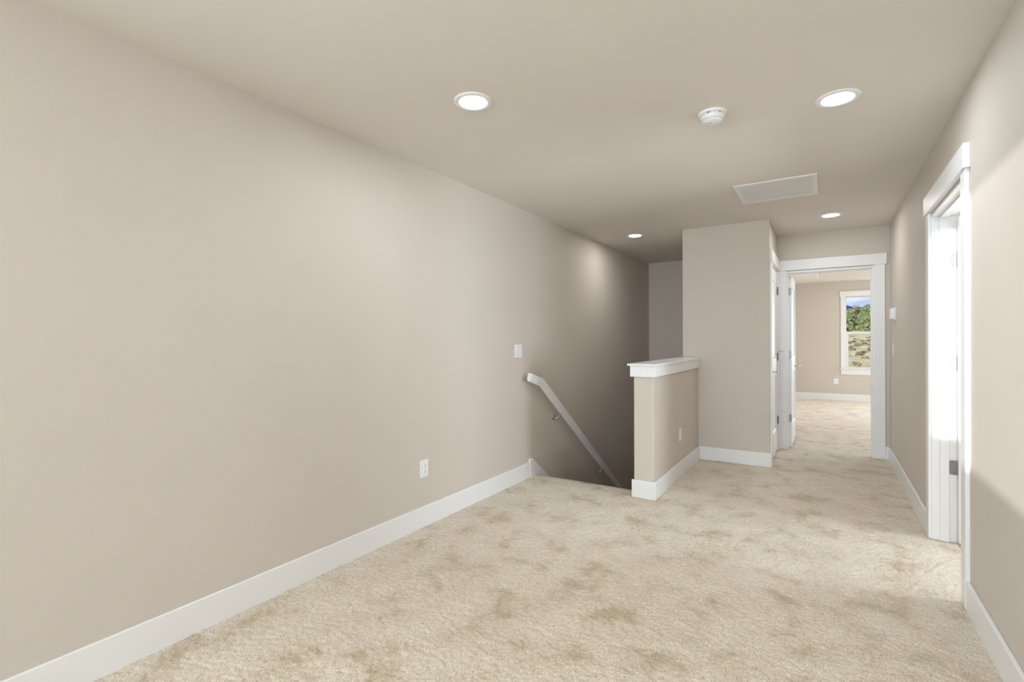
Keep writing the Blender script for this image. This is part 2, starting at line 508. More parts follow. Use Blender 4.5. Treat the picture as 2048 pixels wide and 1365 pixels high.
tag(flow, 'carpet at the foot of the stairs on the lower level', 'floor', kind='structure')

# stairs (13 risers down along +y)
RISE, RUN, NST = 0.1900, 0.257, 13
st = thing('staircase', 'carpeted flight of stairs dropping away between left wall and half wall', 'stairs', (XL, YK, ZB), kind='structure')
for i in range(1, NST + 1):
    y0 = YK - 0.017 + (i - 1) * RUN
    z = -i * RISE
    pts = [(y0, z - 0.2), (y0 + RUN, z - 0.2), (y0 + RUN + 0.012, z - 0.03), (y0 + RUN + 0.017, z - 0.016), (y0 + RUN + 0.010, z), (y0, z)]
    if y0 + RUN + 0.02 > YS:
        break
    bm = prism([(a - YK, b - ZB) for a, b in pts], 'x', 0.001, XS - 0.007 - XL)
    obj('step', bm, 'carpet', parent=st)

# ------------------------------------------------------------------ baseboards and stair skirt
def bb(name, label, *bs):
    return struct(name, boxes(*bs, bevel=0.0035), 'white', label, 'baseboard')
bb('baseboard_left', 'long white baseboard along the bare left wall', (XL, XL + BT, YB, 3.884, -0.01, BB))
bb('baseboard_right', 'white baseboard on the right wall in front of the side doorway', (XR - BT, XR, YB, RY0 - 0.096, -0.01, BB))
bb('baseboard_right_far', 'white baseboard on the right wall past the side doorway', (XR - BT, XR, RY1 + 0.096, YD - BT, -0.01, BB))
bb('baseboard_far', 'short white baseboard between bedroom door casing and right wall', (BX1 + 0.109, XR, YD - BT, YD, -0.01, BB))
bb('baseboard_closet', 'white baseboard across the closet wall', (XH, XC + BT, YC - BT, YC, -0.01, BB), (XC, XC + BT, YC, DC0 - 0.095, -0.01, BB))
bb('baseboard_half_wall', 'white baseboard wrapping the end and hall side of the half wall', (XS - 0.006 - BT, XH + BT, YH - BT, YH, -0.01, BB), (XH, XH + BT, YH, YC - BT, -0.01, BB))
bb('baseboard_bedroom', 'white baseboard on the bedroom far wall under the window', (XBL, XBR, YBF - BT, YBF, -0.01, 0.131))
bb('baseboard_bedroom_left', 'white baseboard on the bedroom wall behind the door', (XBL, XBL + BT, YD + TD, YBF - BT, -0.01, 0.131))
SL = RISE / RUN
def skirt(x0, x1, y0, ztop):
    ye = YS - 0.02
    pts = [(y0, -0.01), (y0, ztop), (y0 + 0.05, ztop), (ye, ztop - SL * (ye - y0 - 0.05)), (ye, ztop - SL * (ye - y0 - 0.05) - 0.36), (y0 + 0.14, -0.12), (y0 + 0.05, -0.04)]
    return prism(pts, 'x', x0, x1, bevel=0.0025)
struct('trim_1', skirt(XL + 0.0005, XL + 0.020, 3.884, 0.166), 'white', 'white skirt board starting down the stairs on the left wall', 'stair skirt')

# ------------------------------------------------------------------ half wall cap
cap = thing('trim_2', 'white painted cap on top of the half wall', 'wall cap', (XS, YH, 0.962), kind='structure')
def local(bm, o):
    return xf(bm, o.matrix_world.inverted())
obj('apron', local(boxes((XS - 0.030, XH + 0.018, YH - 0.020, YC, 0.962, 1.049), bevel=0.002), cap), 'white', cap)
obj('top_board', local(boxes((XS - 0.050, XH + 0.030, YH - 0.036, YC, 1.049, 1.067), bevel=0.003), cap), 'white', cap)

# ------------------------------------------------------------------ doors, jambs and casings
CW, CT = 0.089, 0.018
# bedroom doorway
c1 = thing('trim_3', 'white flat casing around the bedroom doorway', 'door casing', (0, YD, 0), kind='structure')
obj('casing_board', local(boxes((XC + 0.001, BX0 - 0.006, YD - CT, YD, 0, 2.040), bevel=0.002), c1), 'white', c1)
obj('casing_board', local(boxes((BX1 + 0.018, BX1 + 0.109, YD - CT, YD, 0, 2.040), bevel=0.002), c1), 'white', c1)
obj('header', local(boxes((XC + 0.001, 0.534, YD - 0.024, YD, 2.040, 2.155), bevel=0.002), c1), 'white', c1)
jb = obj('jamb', local(boxes((BX0 - 0.018, BX0, YD - 0.002, YD + TD + 0.002, 0, 2.012), (BX1, BX1 + 0.018, YD - 0.002, YD + TD + 0.002, 0, 2.012), (BX0 - 0.018, BX1 + 0.018, YD - 0.002, YD + TD + 0.002, 2.012, 2.030)), c1), 'white', c1)
obj('door_stop', local(boxes((BX0, BX0 + 0.011, YD + 0.03, YD + 0.072, 0, 2.001), (BX1 - 0.011, BX1, YD + 0.03, YD + 0.072, 0, 2.001), (BX0, BX1, YD + 0.03, YD + 0.072, 2.001, 2.012), bevel=0.001), c1), 'white', c1)

def leaf_mesh(w, h, t):
    """two-panel shaker door leaf: x = width from hinge, y = thickness, z = up"""
    st_, top, lock0, lock1, bot = 0.115, 0.120, 0.860, 1.040, 0.245
    bs = [(0, st_, 0, t, 0, h), (w - st_, w, 0, t, 0, h), (st_, w - st_, 0, t, 0, bot), (st_, w - st_, 0, t, lock0, lock1), (st_, w - st_, 0, t, h - top, h)]
    bm = boxes(*bs)
    bmesh.ops.remove_doubles(bm, verts=bm.verts, dist=1e-5)
    return bm
def panel_mesh(w, t, z0, z1):
    s = 0.115
    d = 0.011
    bm = boxes((s + .001, w - s - .001, d, t - d, z0 + .001, z1 - .001))
    # sloped sticking round the panel, both faces
    for y0, y1 in ((0.0005, d), (t - 0.0005, t - d)):
        o_ = [(s, z0), (w - s, z0), (w - s, z1), (s, z1)]
        k = 0.012
        i_ = [(s + k, z0 + k), (w - s - k, z0 + k), (w - s - k, z1 - k), (s + k, z1 - k)]
        vo = [bm.verts.new((a, y0, b)) for a, b in o_]; vi = [bm.verts.new((a, y1, b)) for a, b in i_]
        for j in range(4):
            bm.faces.new((vo[j], vo[(j + 1) % 4], vi[(j + 1) % 4], vi[j]))
    return bm
def hinge_mesh(side=1):
    """leaf plate with rounded corners in the x-z plane plus knuckle barrel along z; plate faces -y"""
    w, h, r = 0.034, 0.089, 0.012
    pts = [(0, -h / 2)]
    for cx, cz, a0 in ((w - r, -h / 2 + r, -90), (w - r, h / 2 - r, 0)):
        for a in range(0, 91, 18):
            pts.append((cx + r * math.cos(math.radians(a0 + a)), cz + r * math.sin(math.radians(a0 + a))))
    pts.append((0, h / 2))
    return prism([(side * a, b) for a, b in pts], 'y', -0.0022, 0.0)
def barrel_mesh():
    return lathe([(0, -0.050), (0.004, -0.049), (0.0062, -0.045), (0.0062, 0.045), (0.004, 0.049), (0, 0.050)], 14)
def screws_mesh(side=1):
    bms = []
    for sx, sz in ((0.014, -0.03), (0.022, 0.0), (0.014, 0.03)):
        b = lathe([(0, 0.0012), (0.0028, 0.0009), (0.0036, 0)], 10)
        bms.append(xf(b, Matrix.Translation((side * sx, -0.0024, sz)) @ Matrix.Rotation(math.radians(90), 4, 'X')))
    return merge(*bms)
def lever(parent, mat4, flip=1):
    """rose against a face (local +z out of face), lever pointing along local x*flip"""
    h = obj('lever_handle', xf(tube([(0, 0, 0.006), (0, 0, 0.040), (flip * 0.004, 0, 0.050), (flip * 0.018, 0, 0.056), (flip * 0.060, 0, 0.056), (flip * 0.110, 0, 0.053)], [0.0095, 0.0085, 0.0085, 0.0085, 0.0080, 0.0065], 12), mat4), 'nickel', parent, smooth=True)
    obj('rose', xf(lathe([(0, 0.012), (0.020, 0.0115), (0.029, 0.008), (0.032, 0.003), (0.032, 0.0)], 28), mat4), 'nickel', h, smooth=True)
    return h

# bedroom door, swung open against the bedroom side; hinge edge towards the hall
DW, DT, DHT = 0.765, 0.035, 1.985
d1 = thing('door_1', 'white two-panel bedroom door standing open with satin lever handle', 'door', (BX0 + 0.003, YD + TD + 0.010, 0.012), kind='structure', basis=Matrix.Rotation(math.radians(90), 4, 'Z'))
# local x -> world +y, local y -> world -x ; leaf faces world +x at local y = -DT
sh = Matrix.Translation((0, -DT, 0))
lf = obj('leaf', xf(leaf_mesh(DW, DHT, DT), sh), 'white', d1)
for z0, z1 in ((0.245, 0.860), (1.040, DHT - 0.120)):
    obj('panel', xf(panel_mesh(DW, DT, z0, z1), sh), 'white', d1)
for zc in (0.33, 1.065, 1.80):
    # plate on the hinge edge of the leaf, facing the hall (world -y = local -x)
    mx = Matrix.Translation((0.0, 0.0, zc)) @ Matrix.Rotation(math.radians(-90), 4, 'Z')
    hg = obj('hinge', xf(hinge_mesh(1), mx), 'nickel_matte', d1)
    obj('hinge_pin', xf(barrel_mesh(), Matrix.Translation((-0.006, 0.006, zc))), 'nickel_matte', hg, smooth=True)
    obj('screw', xf(screws_mesh(1), mx), 'dark', hg)
face = Matrix.Translation((DW - 0.062, -DT, 0.915)) @ Matrix.Rotation(math.radians(90), 4, 'X')
lever(d1, face, -1)
obj('latch_plate', boxes((DW - 0.0005, DW + 0.001, -DT + 0.006, -0.006, 0.885, 0.945)), 'nickel', d1)

# closet door (closed) in the side of the closet block
c2 = thing('trim_4', 'white flat casing around the closet door beside the bedroom doorway', 'door casing', (XC, 5.94, 0), kind='structure')
obj('casing_board', local(boxes((XC, XC + CT, DC0 - 0.094, DC0 - 0.006, 0, 2.040), bevel=0.002), c2), 'white', c2)
obj('casing_board', local(boxes((XC, XC + CT, DC1 + 0.006, YD - 0.019, 0, 2.040), bevel=0.002), c2), 'white', c2)
obj('header', local(boxes((XC, XC + 0.024, DC0 - 0.109, YD - 0.025, 2.040, 2.155), bevel=0.002), c2), 'white', c2)
obj('jamb', local(boxes((XC - TD, XC + 0.001, DC0 - 0.016, DC0 + 0.002, 0, DTOP), (XC - TD, XC + 0.001, DC1 - 0.002, DC1 + 0.018, 0, DTOP), (XC - TD, XC + 0.001, DC0 - 0.016, DC1 + 0.018, DTOP - 0.012, DTOP + 0.018)), c2), 'white', c2)
d3 = thing('door_3', 'white two-panel closet door, closed, beside the bedroom doorway', 'door', (XC - 0.003, DC1 - 0.005, 0.012), kind='structure', basis=Matrix.Rotation(math.radians(-90), 4, 'Z'))
# local x -> world -y (from the hinge), local y -> world +x
CDW = DC1 - DC0 - 0.010
sh = Matrix.Translation((0, -DT, 0))
obj('leaf', xf(leaf_mesh(CDW, 2.0, DT), sh), 'white', d3)
for z0, z1 in ((0.245, 0.860), (1.040, 2.0 - 0.120)):
    obj('panel', xf(panel_mesh(CDW, DT, z0, z1), sh), 'white', d3)
for zc in (0.335, 1.050, 1.795):
    hg = obj('hinge', xf(barrel_mesh(), Matrix.Translation((-0.002, 0.010, zc)) @ Matrix.Diagonal((1.35, 1.35, 0.9, 1))), 'nickel_matte', d3, smooth=True)
    obj('hinge_plate', boxes((-0.012, 0.010, 0.001, 0.004, zc - 0.042, zc + 0.042)), 'nickel_matte', hg)
ds = obj('door_stop_pin', tube([(0.0, 0.012, 1.108), (-0.006, 0.030, 1.110), (-0.012, 0.070, 1.110)], 0.0035, 10), 'nickel', d3, smooth=True)
obj('rubber_tip', tube([(-0.012, 0.068, 1.110), (-0.014, 0.080, 1.110)], 0.007, 10), 'plastic', ds, smooth=True)
lever(d3, Matrix.Translation((CDW - 0.065, 0.0, 0.915)) @ Matrix.Rotation(math.radians(-90), 4, 'X'), -1)

# doorway to the side room in the right wall
c3 = thing('trim_5', 'white flat casing around the side-room doorway in the right wall', 'door casing', (XR, 3.58, 0), kind='structure')
obj('casing_board', local(boxes((XR - CT, XR, RY0 - 0.095, RY0 - 0.006, 0, 2.045), bevel=0.002), c3), 'white', c3)
obj('casing_board', local(boxes((XR - CT, XR, RY1 + 0.006, RY1 + 0.095, 0, 2.045), bevel=0.002), c3), 'white', c3)
obj('header', local(boxes((XR - 0.027, XR, RY0 - 0.113, RY1 + 0.112, 2.045, 2.160), bevel=0.002), c3), 'white', c3)
obj('jamb', local(boxes((XR - 0.001, XR + TD + 0.001, RY0 - 0.018, RY0, 0, 2.018), (XR - 0.001, XR + TD + 0.001, RY1, RY1 + 0.018, 0, 2.018), (XR - 0.001, XR + TD + 0.001, RY0 - 0.018, RY1 + 0.018, 2.018, 2.036)), c3), 'white', c3)
obj('door_stop', local(boxes((XR + 0.037, XR + 0.079, RY0, RY0 + 0.011, 0, 2.007), (XR + 0.037, XR + 0.079, RY1 - 0.011, RY1, 0, 2.007), (XR + 0.037, XR + 0.079, RY0, RY1, 2.007, 2.018), bevel=0.001), c3), 'white', c3)
d2 = thing('door_2', 'white two-panel side-room door standing open behind the right doorway', 'door', (XR + TD + 0.003, RY1 - 0.002, 0.012), kind='structure')
sh = Matrix.Translation((0.0015, -DT, 0))
DW2 = RY1 - RY0 - 0.008
obj('leaf', xf(leaf_mesh(DW2, 1.99, DT), sh), 'white', d2)
for z0, z1 in ((0.245, 0.860), (1.040, 1.99 - 0.120)):
    obj('panel', xf(panel_mesh(DW2, DT, z0, z1), sh), 'white', d2)
lever(d2, Matrix.Translation((DW2 - 0.06, -DT, 0.915)) @ Matrix.Rotation(math.radians(90), 4, 'X'), -1)
for zc, mt_ in ((0.450, 'nickel_matte'), (1.095, 'plastic'), (1.733, 'nickel_matte')):
    # plate let into the jamb, seen through the doorway
    mx = Matrix.Translation((-0.004, 0.0008, zc))
    hg = obj('hinge', xf(hinge_mesh(-1), mx), 'nickel_matte', d2)
    obj('hinge_pin', xf(barrel_mesh(), Matrix.Translation((0.004, 0.006, zc))), 'nickel_matte', hg, smooth=True)
    obj('screw', xf(screws_mesh(-1), mx), 'nickel_matte', hg)

# ------------------------------------------------------------------ windows
def sash(parent, name, x0, x1, y0, y1, z0, z1, rail, stile, low):
    s = obj(name, local(boxes((x0, x0 + stile, y0, y1, z0, z1), (x1 - stile, x1, y0, y1, z0, z1), (x0 + stile, x1 - stile, y0, y1, z0, z0 + low), (x0 + stile, x1 - stile, y0, y1, z1 - rail, z1), bevel=0.002), parent), 'vinyl', parent)
    ym = (y0 + y1) / 2
    obj('pane', local(boxes((x0 + stile, x1 - stile, ym - 0.002, ym + 0.002, z0 + low, z1 - rail)), parent), 'glass', s)
    return s
w = WIN
w1 = thing('window_1', 'white double-hung bedroom window looking out on juniper trees', 'window', (0.75, YBF, w['z0']), kind='structure')
obj('frame', local(boxes((w['x0'], w['x0'] + 0.010, YBF, YBF + T, w['z0'], w['z1']), (w['x1'] - 0.010, w['x1'], YBF, YBF + T, w['z0'], w['z1']), (w['x0'], w['x1'], YBF, YBF + T, w['z1'] - 0.006, w['z1']), (w['x0'], w['x1'], YBF, YBF + T, w['z0'], w['z0'] + 0.006)), w1), 'vinyl', w1)
sash(w1, 'upper_sash', w['x0'] + .010, w['x1'] - .010, YBF + 0.065, YBF + 0.095, 1.395, w['z1'] - .006, 0.012, 0.010, 0.02)
sash(w1, 'lower_sash', w['x0'] + .010, w['x1'] - .010, YBF + 0.030, YBF + 0.060, w['z0'] + .006, 1.412, 0.052, 0.042, 0.032)
obj('casing_board', local(boxes((w['x0'] - 0.079, w['x0'] - 0.001, YBF - 0.018, YBF, 0.665, 2.131), bevel=0.002), w1), 'white', w1)
obj('casing_board', local(boxes((w['x1'] + 0.001, w['x1'] + 0.079, YBF - 0.018, YBF, 0.665, 2.131), bevel=0.002), w1), 'white', w1)
obj('header', local(boxes((w['x0'] - 0.097, w['x1'] + 0.097, YBF - 0.024, YBF, 2.131, 2.238), bevel=0.002), w1), 'white', w1)
obj('window_sill', local(boxes((w['x0'] - 0.099, w['x1'] + 0.099, YBF - 0.045, YBF + 0.03, 0.640, 0.662), bevel=0.003), w1), 'white', w1)
obj('apron', local(boxes((w['x0'] - 0.079, w['x1'] + 0.079, YBF - 0.018, YBF, 0.531, 0.640), bevel=0.002), w1), 'white', w1)

w4 = thing('window_4_added', 'bedroom window added for fill light, hidden beyond the doorway', 'window', (2.35, YBF, w['z0']), kind='structure')  # added to go with the far bedroom fill lamp
obj('frame', local(boxes((1.75, 1.79, YBF, YBF + T, w['z0'], w['z1']), (2.91, 2.95, YBF, YBF + T, w['z0'], w['z1']), (1.79, 2.91, YBF, YBF + T, w['z1'] - 0.04, w['z1']), (1.79, 2.91, YBF, YBF + T, w['z0'], w['z0'] + 0.04)), w4), 'vinyl', w4)
obj('pane', local(boxes((1.79, 2.91, YBF + 0.058, YBF + 0.062, w['z0'] + 0.04, w['z1'] - 0.04)), w4), 'glass', w4)

w2 = thing('window_2', 'loft window behind the camera letting in the low sun', 'window', (-0.635, YB, WZ0), kind='structure')
obj('frame', local(boxes((WX0, WX0 + 0.012, YB - T, YB, WZ0, WZ1), (WX1 - 0.012, WX1, YB - T, YB, WZ0, WZ1), (WX0, WX1, YB - T, YB, WZ1 - 0.008, WZ1), (WX0, WX1, YB - T, YB, WZ0, WZ0 + 0.008)), w2), 'vinyl', w2)
obj('pane', local(boxes((WX0 + 0.012, WX1 - 0.012, YB - 0.062, YB - 0.058, WZ0 + 0.008, WZ1 - 0.008)), w2), 'glass', w2)

w3 = thing('window_3_added', 'unseen window added for fill light in the left wall behind the camera', 'window', (XL, -1.05, LZ0), kind='structure')  # added to go with the left loft fill lamp
obj('frame', local(boxes((XL - T, XL, LY0, LY0 + 0.03, LZ0, LZ1), (XL - T, XL, LY1 - 0.03, LY1, LZ0, LZ1), (XL - T, XL, LY0 + 0.03, LY1 - 0.03, LZ1 - 0.03, LZ1), (XL - T, XL, LY0 + 0.03, LY1 - 0.03, LZ0, LZ0 + 0.03), (XL - 0.08, XL - 0.05, LY0 + 0.03, LY1 - 0.03, 1.35, 1.39)), w3), 'vinyl', w3)
obj('pane', local(boxes((XL - 0.067, XL - 0.063, LY0 + 0.03, LY1 - 0.03, LZ0 + 0.03, 1.35)), w3), 'glass', w3)
obj('pane', local(boxes((XL - 0.067, XL - 0.063, LY0 + 0.03, LY1 - 0.03, 1.39, LZ1 - 0.03)), w3), 'glass', w3)

# ------------------------------------------------------------------ handrail
XRC = XL + 0.070
def rail_seg(p0, p1, cut0=None, cut1=None):
    """chamfered rail profile swept with vertical mitres between two (y, z) points on its top edge"""
    w2_, hgt, ch = 0.019, 0.072, 0.018
    prof = [(-w2_, -0.002), (-w2_ + 0.003, 0.0), (w2_ - 0.003, 0.0), (w2_, -0.003), (w2_, -hgt + ch), (w2_ - 0.010, -hgt), (-w2_ + 0.010, -hgt), (-w2_, -hgt + ch)]
    return prof
def rail_mesh(pts):
    prof = rail_seg(None, None)
    bm = bmesh.new(); rings = []
    for i, (y, z, tilt) in enumerate(pts):
        rings.append([bm.verts.new((XRC + a, y + tilt * b, z + b)) for a, b in prof])
    k = len(prof)
    for A, B in zip(rings, rings[1:]):
        for j in range(k):
            bm.faces.new((A[j], A[(j + 1) % k], B[(j + 1) % k], B[j]))
    bm.faces.new(rings[0]); bm.faces.new(rings[-1])
    bmesh.ops.recalc_face_normals(bm, faces=bm.faces)
    return bm
hr = thing('handrail', 'white painted handrail sloping down the stairs on the left wall', 'handrail', (XL, YK, 0.6))
Y1, Z1, Y2 = 4.020, 0.900, 7.20
Z2 = Z1 - 0.742 * (Y2 - Y1)
obj('rail', local(rail_mesh([(Y1, Z1, 0.45), (Y2, Z2, 0.0)]), hr), 'white', hr)
obj('top_return', local(rail_mesh([(3.795, 0.962, 0.30), (Y1, Z1, 0.45)]), hr), 'white', hr)
for yb in (4.41, 5.47, 6.60):
    zt = Z1 - 0.742 * (yb - Y1) - 0.074
    zw = zt - 0.055
    br = obj('bracket', local(tube([(XL + 0.004, yb - 0.035, zw), (XL + 0.030, yb - 0.035, zw - 0.004), (XL + 0.052, yb - 0.028, zw + 0.006), (XL + 0.066, yb - 0.014, zw + 0.030), (XRC, yb, zt)], [0.0085, 0.0065, 0.006, 0.006, 0.0075], 12), hr), 'nickel', hr, smooth=True)
    obj('wall_plate', local(xf(lathe([(0, 0.012), (0.010, 0.0115), (0.020, 0.006), (0.024, 0.0)], 24), Matrix.Translation((XL, yb - 0.035, zw)) @ Matrix.Rotation(math.radians(90), 4, 'Y')), hr), 'nickel', br, smooth=True)
    sd = boxes((-0.011, 0.011, -0.030, 0.030, -0.003, 0.001), bevel=0.001)
    obj('saddle', local(xf(sd, Matrix.Translation((XRC, yb, zt)) @ Matrix.Rotation(-math.atan(0.742), 4, 'X')), hr), 'nickel', br)

# ------------------------------------------------------------------ ceiling fixtures
def can_light(x, y, label, lens):
    o = thing('recessed_light', label, 'ceiling light', (x, y, H), group='recessed ceiling lights')
    obj('trim_ring', lathe([(0.0955, 0.0), (0.0955, -0.004), (0.092, -0.0065), (0.080, -0.0075), (0.070, -0.0065), (0.0665, -0.003), (0.0665, 0.0)], 56), 'plastic', o, smooth=True)
    obj('lens', lathe([(0.0655, -0.0045), (0, -0.0055)], 32), lens, o, smooth=True)
    return o
can_light(-1.468, 1.948, 'lit recessed light nearest the long left wall', 'lens_near')
can_light(0.050, 2.893, 'lit recessed light nearest the right wall, beside the smoke detector', 'lens_mid')
can_light(-1.820, 5.442, 'lit recessed light over the stairwell', 'lens_far')
can_light(0.040, 5.577, 'lit recessed light past the air return, before the bedroom doorway', 'lens_far')

sd = thing('smoke_detector', 'round white smoke detector on the ceiling between two recessed lights', 'smoke detector', (-0.498, 2.729, H))
obj('base', lathe([(0.0, 0.0), (0.070, 0.0), (0.070, -0.008), (0.067, -0.012), (0.060, -0.013), (0, -0.013)], 48), 'plastic', sd, smooth=True)
sb = obj('body', lathe([(0.058, -0.013), (0.058, -0.020), (0.056, -0.030), (0.050, -0.042), (0.040, -0.050), (0.026, -0.054), (0, -0.055)], 48), 'plastic', sd, smooth=True)
obj('seam_ring', lathe([(0.0575, -0.0135), (0.0592, -0.0150), (0.0592, -0.0170), (0.0575, -0.0185)], 48), 'plastic_shade', sb, smooth=True)
obj('vent_ring', lathe([(0.0535, -0.0365), (0.0545, -0.0380), (0.0505, -0.0425), (0.0490, -0.0420)], 48), 'plastic_shade', sb, smooth=True)
obj('test_button', xf(lathe([(0, -0.004), (0.012, -0.0035), (0.014, 0.0)], 24), Matrix.Translation((-0.010, -0.018, -0.0525))), 'plastic_shade', sb, smooth=True)
obj('indicator', xf(lathe([(0, -0.0015), (0.0025, -0.001), (0.003, 0.001)], 12), Matrix.Translation((0.016, -0.026, -0.0505))), 'dark', sb, smooth=True)
for a in (-1.75, -1.65, -0.75):
    obj('slot', xf(boxes((0.0585, 0.0605, -0.002, 0.002, -0.0185, -0.0135)), Matrix.Rotation(a, 4, 'Z')), 'dark', sb)

VX0, VX1, VY0, VY1 = -0.607, -0.049, 4.112, 4.693
vt = thing('air_return_grille', 'white rectangular air return grille on the hall ceiling', 'vent', ((VX0 + VX1) / 2, (VY0 + VY1) / 2, H))
BRD = 0.038
obj('frame', local(boxes((VX0, VX0 + BRD, VY0, VY1, H - 0.008, H), (VX1 - BRD, VX1, VY0, VY1, H - 0.008, H), (VX0 + BRD, VX1 - BRD, VY0, VY0 + BRD, H - 0.008, H), (VX0 + BRD, VX1 - BRD, VY1 - BRD, VY1, H - 0.008, H), bevel=0.002), vt), 'grille', vt)
obj('backing', local(boxes((VX0 + BRD, VX1 - BRD, VY0 + BRD, VY1 - BRD, H - 0.0012, H - 0.0002)), vt), 'void', vt)
bm = bmesh.new(); nsl = 44
for k in range(nsl):
    xc = VX0 + BRD + (k + 0.5) * (VX1 - VX0 - 2 * BRD) / nsl
    vs = box(bm, xc - 0.0047, xc + 0.0047, VY0 + BRD, VY1 - BRD, H - 0.0062, H - 0.0048)
    for v in vs:
        v.co.z += (v.co.x - xc) * 0.16
lv = obj('louvers', local(bm, vt), 'grille', vt); lv['kind'] = 'stuff'
for yy in (VY0 + 0.33 * (VY1 - VY0), VY0 + 0.67 * (VY1 - VY0)):
    obj('cross_bar', local(boxes((VX0 + BRD, VX1 - BRD, yy - 0.003, yy + 0.003, H - 0.0046, H - 0.0014)), vt), 'grille', vt)

# ------------------------------------------------------------------ switches, outlets, thermostat
def plate(w_, h_, t=0.006):
    return boxes((-w_ / 2, w_ / 2, -h_ / 2, h_ / 2, 0, t), bevel=0.0022, seg=2)
def outlet(label, loc, bas):
    o = thing('wall_outlet', label, 'outlet', loc, basis=bas, group='duplex outlets')
    obj('plate', plate(0.078, 0.118), 'plastic', o)
    for s in (-1, 1):
        bm = lathe([(0, 0.0085), (0.0150, 0.0085), (0.0165, 0.0075), (0.0165, 0.005)], 24)
        bmesh.ops.scale(bm, vec=(1.0, 0.84, 1.0), verts=bm.verts)
        rc = obj('receptacle', xf(bm, Matrix.Translation((0, s * 0.0195, 0))), 'plastic', o, smooth=True)
        for dx in (-0.0063, 0.0063):
            obj('slot', boxes((dx - 0.0009, dx + 0.0009, s * 0.0195 - 0.002, s * 0.0195 + 0.006, 0.0080, 0.0088)), 'dark', rc)
        obj('ground_hole', xf(lathe([(0, 0.0088), (0.0022, 0.0088), (0.0022, 0.008)], 10), Matrix.Translation((0, s * 0.0195 - 0.0075, 0))), 'dark', rc)
    obj('screw', xf(lathe([(0, 0.0072), (0.003, 0.0066), (0.0035, 0.006)], 12), Matrix.Translation((0, 0, 0))), 'plastic_shade', o)
    return o
outlet('white duplex outlet low on the long left wall', (XL, 2.492, 0.389), ON_LEFT)
outlet('white duplex outlet low on the half wall', (XH, 4.683, 0.380), ON_LEFT)
outlet('white duplex outlet under the bedroom window, seen through the doorway', (0.168, YBF, 0.385), ON_FRONT)

def rocker_switch(label, loc, bas, gangs, mat):
    o = thing('light_switch', label, 'switch', loc, basis=bas)
    obj('plate', plate(0.072 + 0.046 * (gangs - 1), 0.117), mat, o)
    for g in range(gangs):
        cx = (g - (gangs - 1) / 2) * 0.046
        fr = obj('bezel', boxes((cx - 0.0175, cx + 0.0175, -0.0345, 0.0345, 0.0055, 0.0068), bevel=0.0006), 'plastic_shade' if mat == 'plastic' else mat, o)
        pts = [(-0.0325, 0.006), (-0.0325, 0.0075), (0.0, 0.0088), (0.0325, 0.0115), (0.0325, 0.006)]
        obj('rocker', prism(pts, 'x', cx - 0.0155, cx + 0.0155), mat, fr)
    return o
rocker_switch('white double rocker light switch on the left wall above the handrail', (XL, 3.710, 1.162), ON_LEFT, 2, 'plastic')
rocker_switch('small ivory light switch on the right wall below the thermostat', (XR, 6.085, 1.156), ON_RIGHT, 1, 'ivory')

th = thing('thermostat', 'boxy white thermostat on the right wall beside the bedroom doorway', 'thermostat', (XR, 5.955, 1.500), basis=ON_RIGHT)
obj('back_plate', plate(0.128, 0.121, 0.007), 'plastic', th)
tb = obj('body', boxes((-0.054, 0.054, -0.051, 0.051, 0.007, 0.040), bevel=0.004, seg=2), 'plastic', th)
obj('screen', boxes((-0.030, 0.030, -0.005, 0.030, 0.0395, 0.0406)), 'plastic_shade', tb)

# ------------------------------------------------------------------ outdoors
def terrain(x, y):
    if y < 35:
        z = -2.0 + (y - 12) / 23 * 1.45
    elif y < 100:
        t = (y - 35) / 65
        z = -0.55 + t * 3.15
    else:
        z = 2.6 + (y - 100) * 0.022
    return z + 0.22 * noise.noise(Vector((x * 0.13, y * 0.09, 0.3))) + 0.08 * noise.noise(Vector((x * 0.6, y * 0.45, 2.3)))
bm = bmesh.new()
ys = [12.4, 16, 20, 25, 30] + list(np.arange(33, 104, 1.0)) + list(np.arange(106, 260, 4.0)) + [300, 400]
xs = list(np.arange(-30, -6, 3.0)) + list(np.arange(-6, 16, 0.8)) + list(np.arange(18, 48, 3.0))
gv = [[bm.verts.new((x, y, terrain(x, y))) for x in xs] for y in ys]
for i in range(len(ys) - 1):
    for j in range(len(xs) - 1):
        bm.faces.new((gv[i][j], gv[i][j + 1], gv[i + 1][j + 1], gv[i + 1][j]))
struct('terrain', bm, 'ground', 'dry golden grass slope outside the bedroom window', 'ground', smooth=True)

def blob(rng, cx, cy, cz, r, sub=2, amp=0.35):
    b = bmesh.new()
    bmesh.ops.create_icosphere(b, subdivisions=sub, radius=r)
    s = rng.uniform(0, 50)
    for v in b.verts:
        k = 1 + amp * noise.noise(v.co / r * 2.3 + Vector((s, s * .7, s * 1.3)))
        v.co = Vector((v.co.x * k + cx, v.co.y * k + cy, v.co.z * k * 0.85 + cz))
    return b

def crown_mesh(seed, hgt, rad, n):
    rng = random.Random(seed)
    bl = []
    for k in range(n):
        t = rng.random()
        z = hgt * (0.14 + 0.80 * t)
        rr = rad * (1.0 - 0.72 * t ** 1.5) * math.sqrt(rng.random())
        a = rng.uniform(0, 2 * math.pi)
        bl.append(blob(rng, rr * math.cos(a), rr * math.sin(a), z, rng.uniform(0.18, 0.34) * rad, 2, 0.8))
    return merge(*bl)

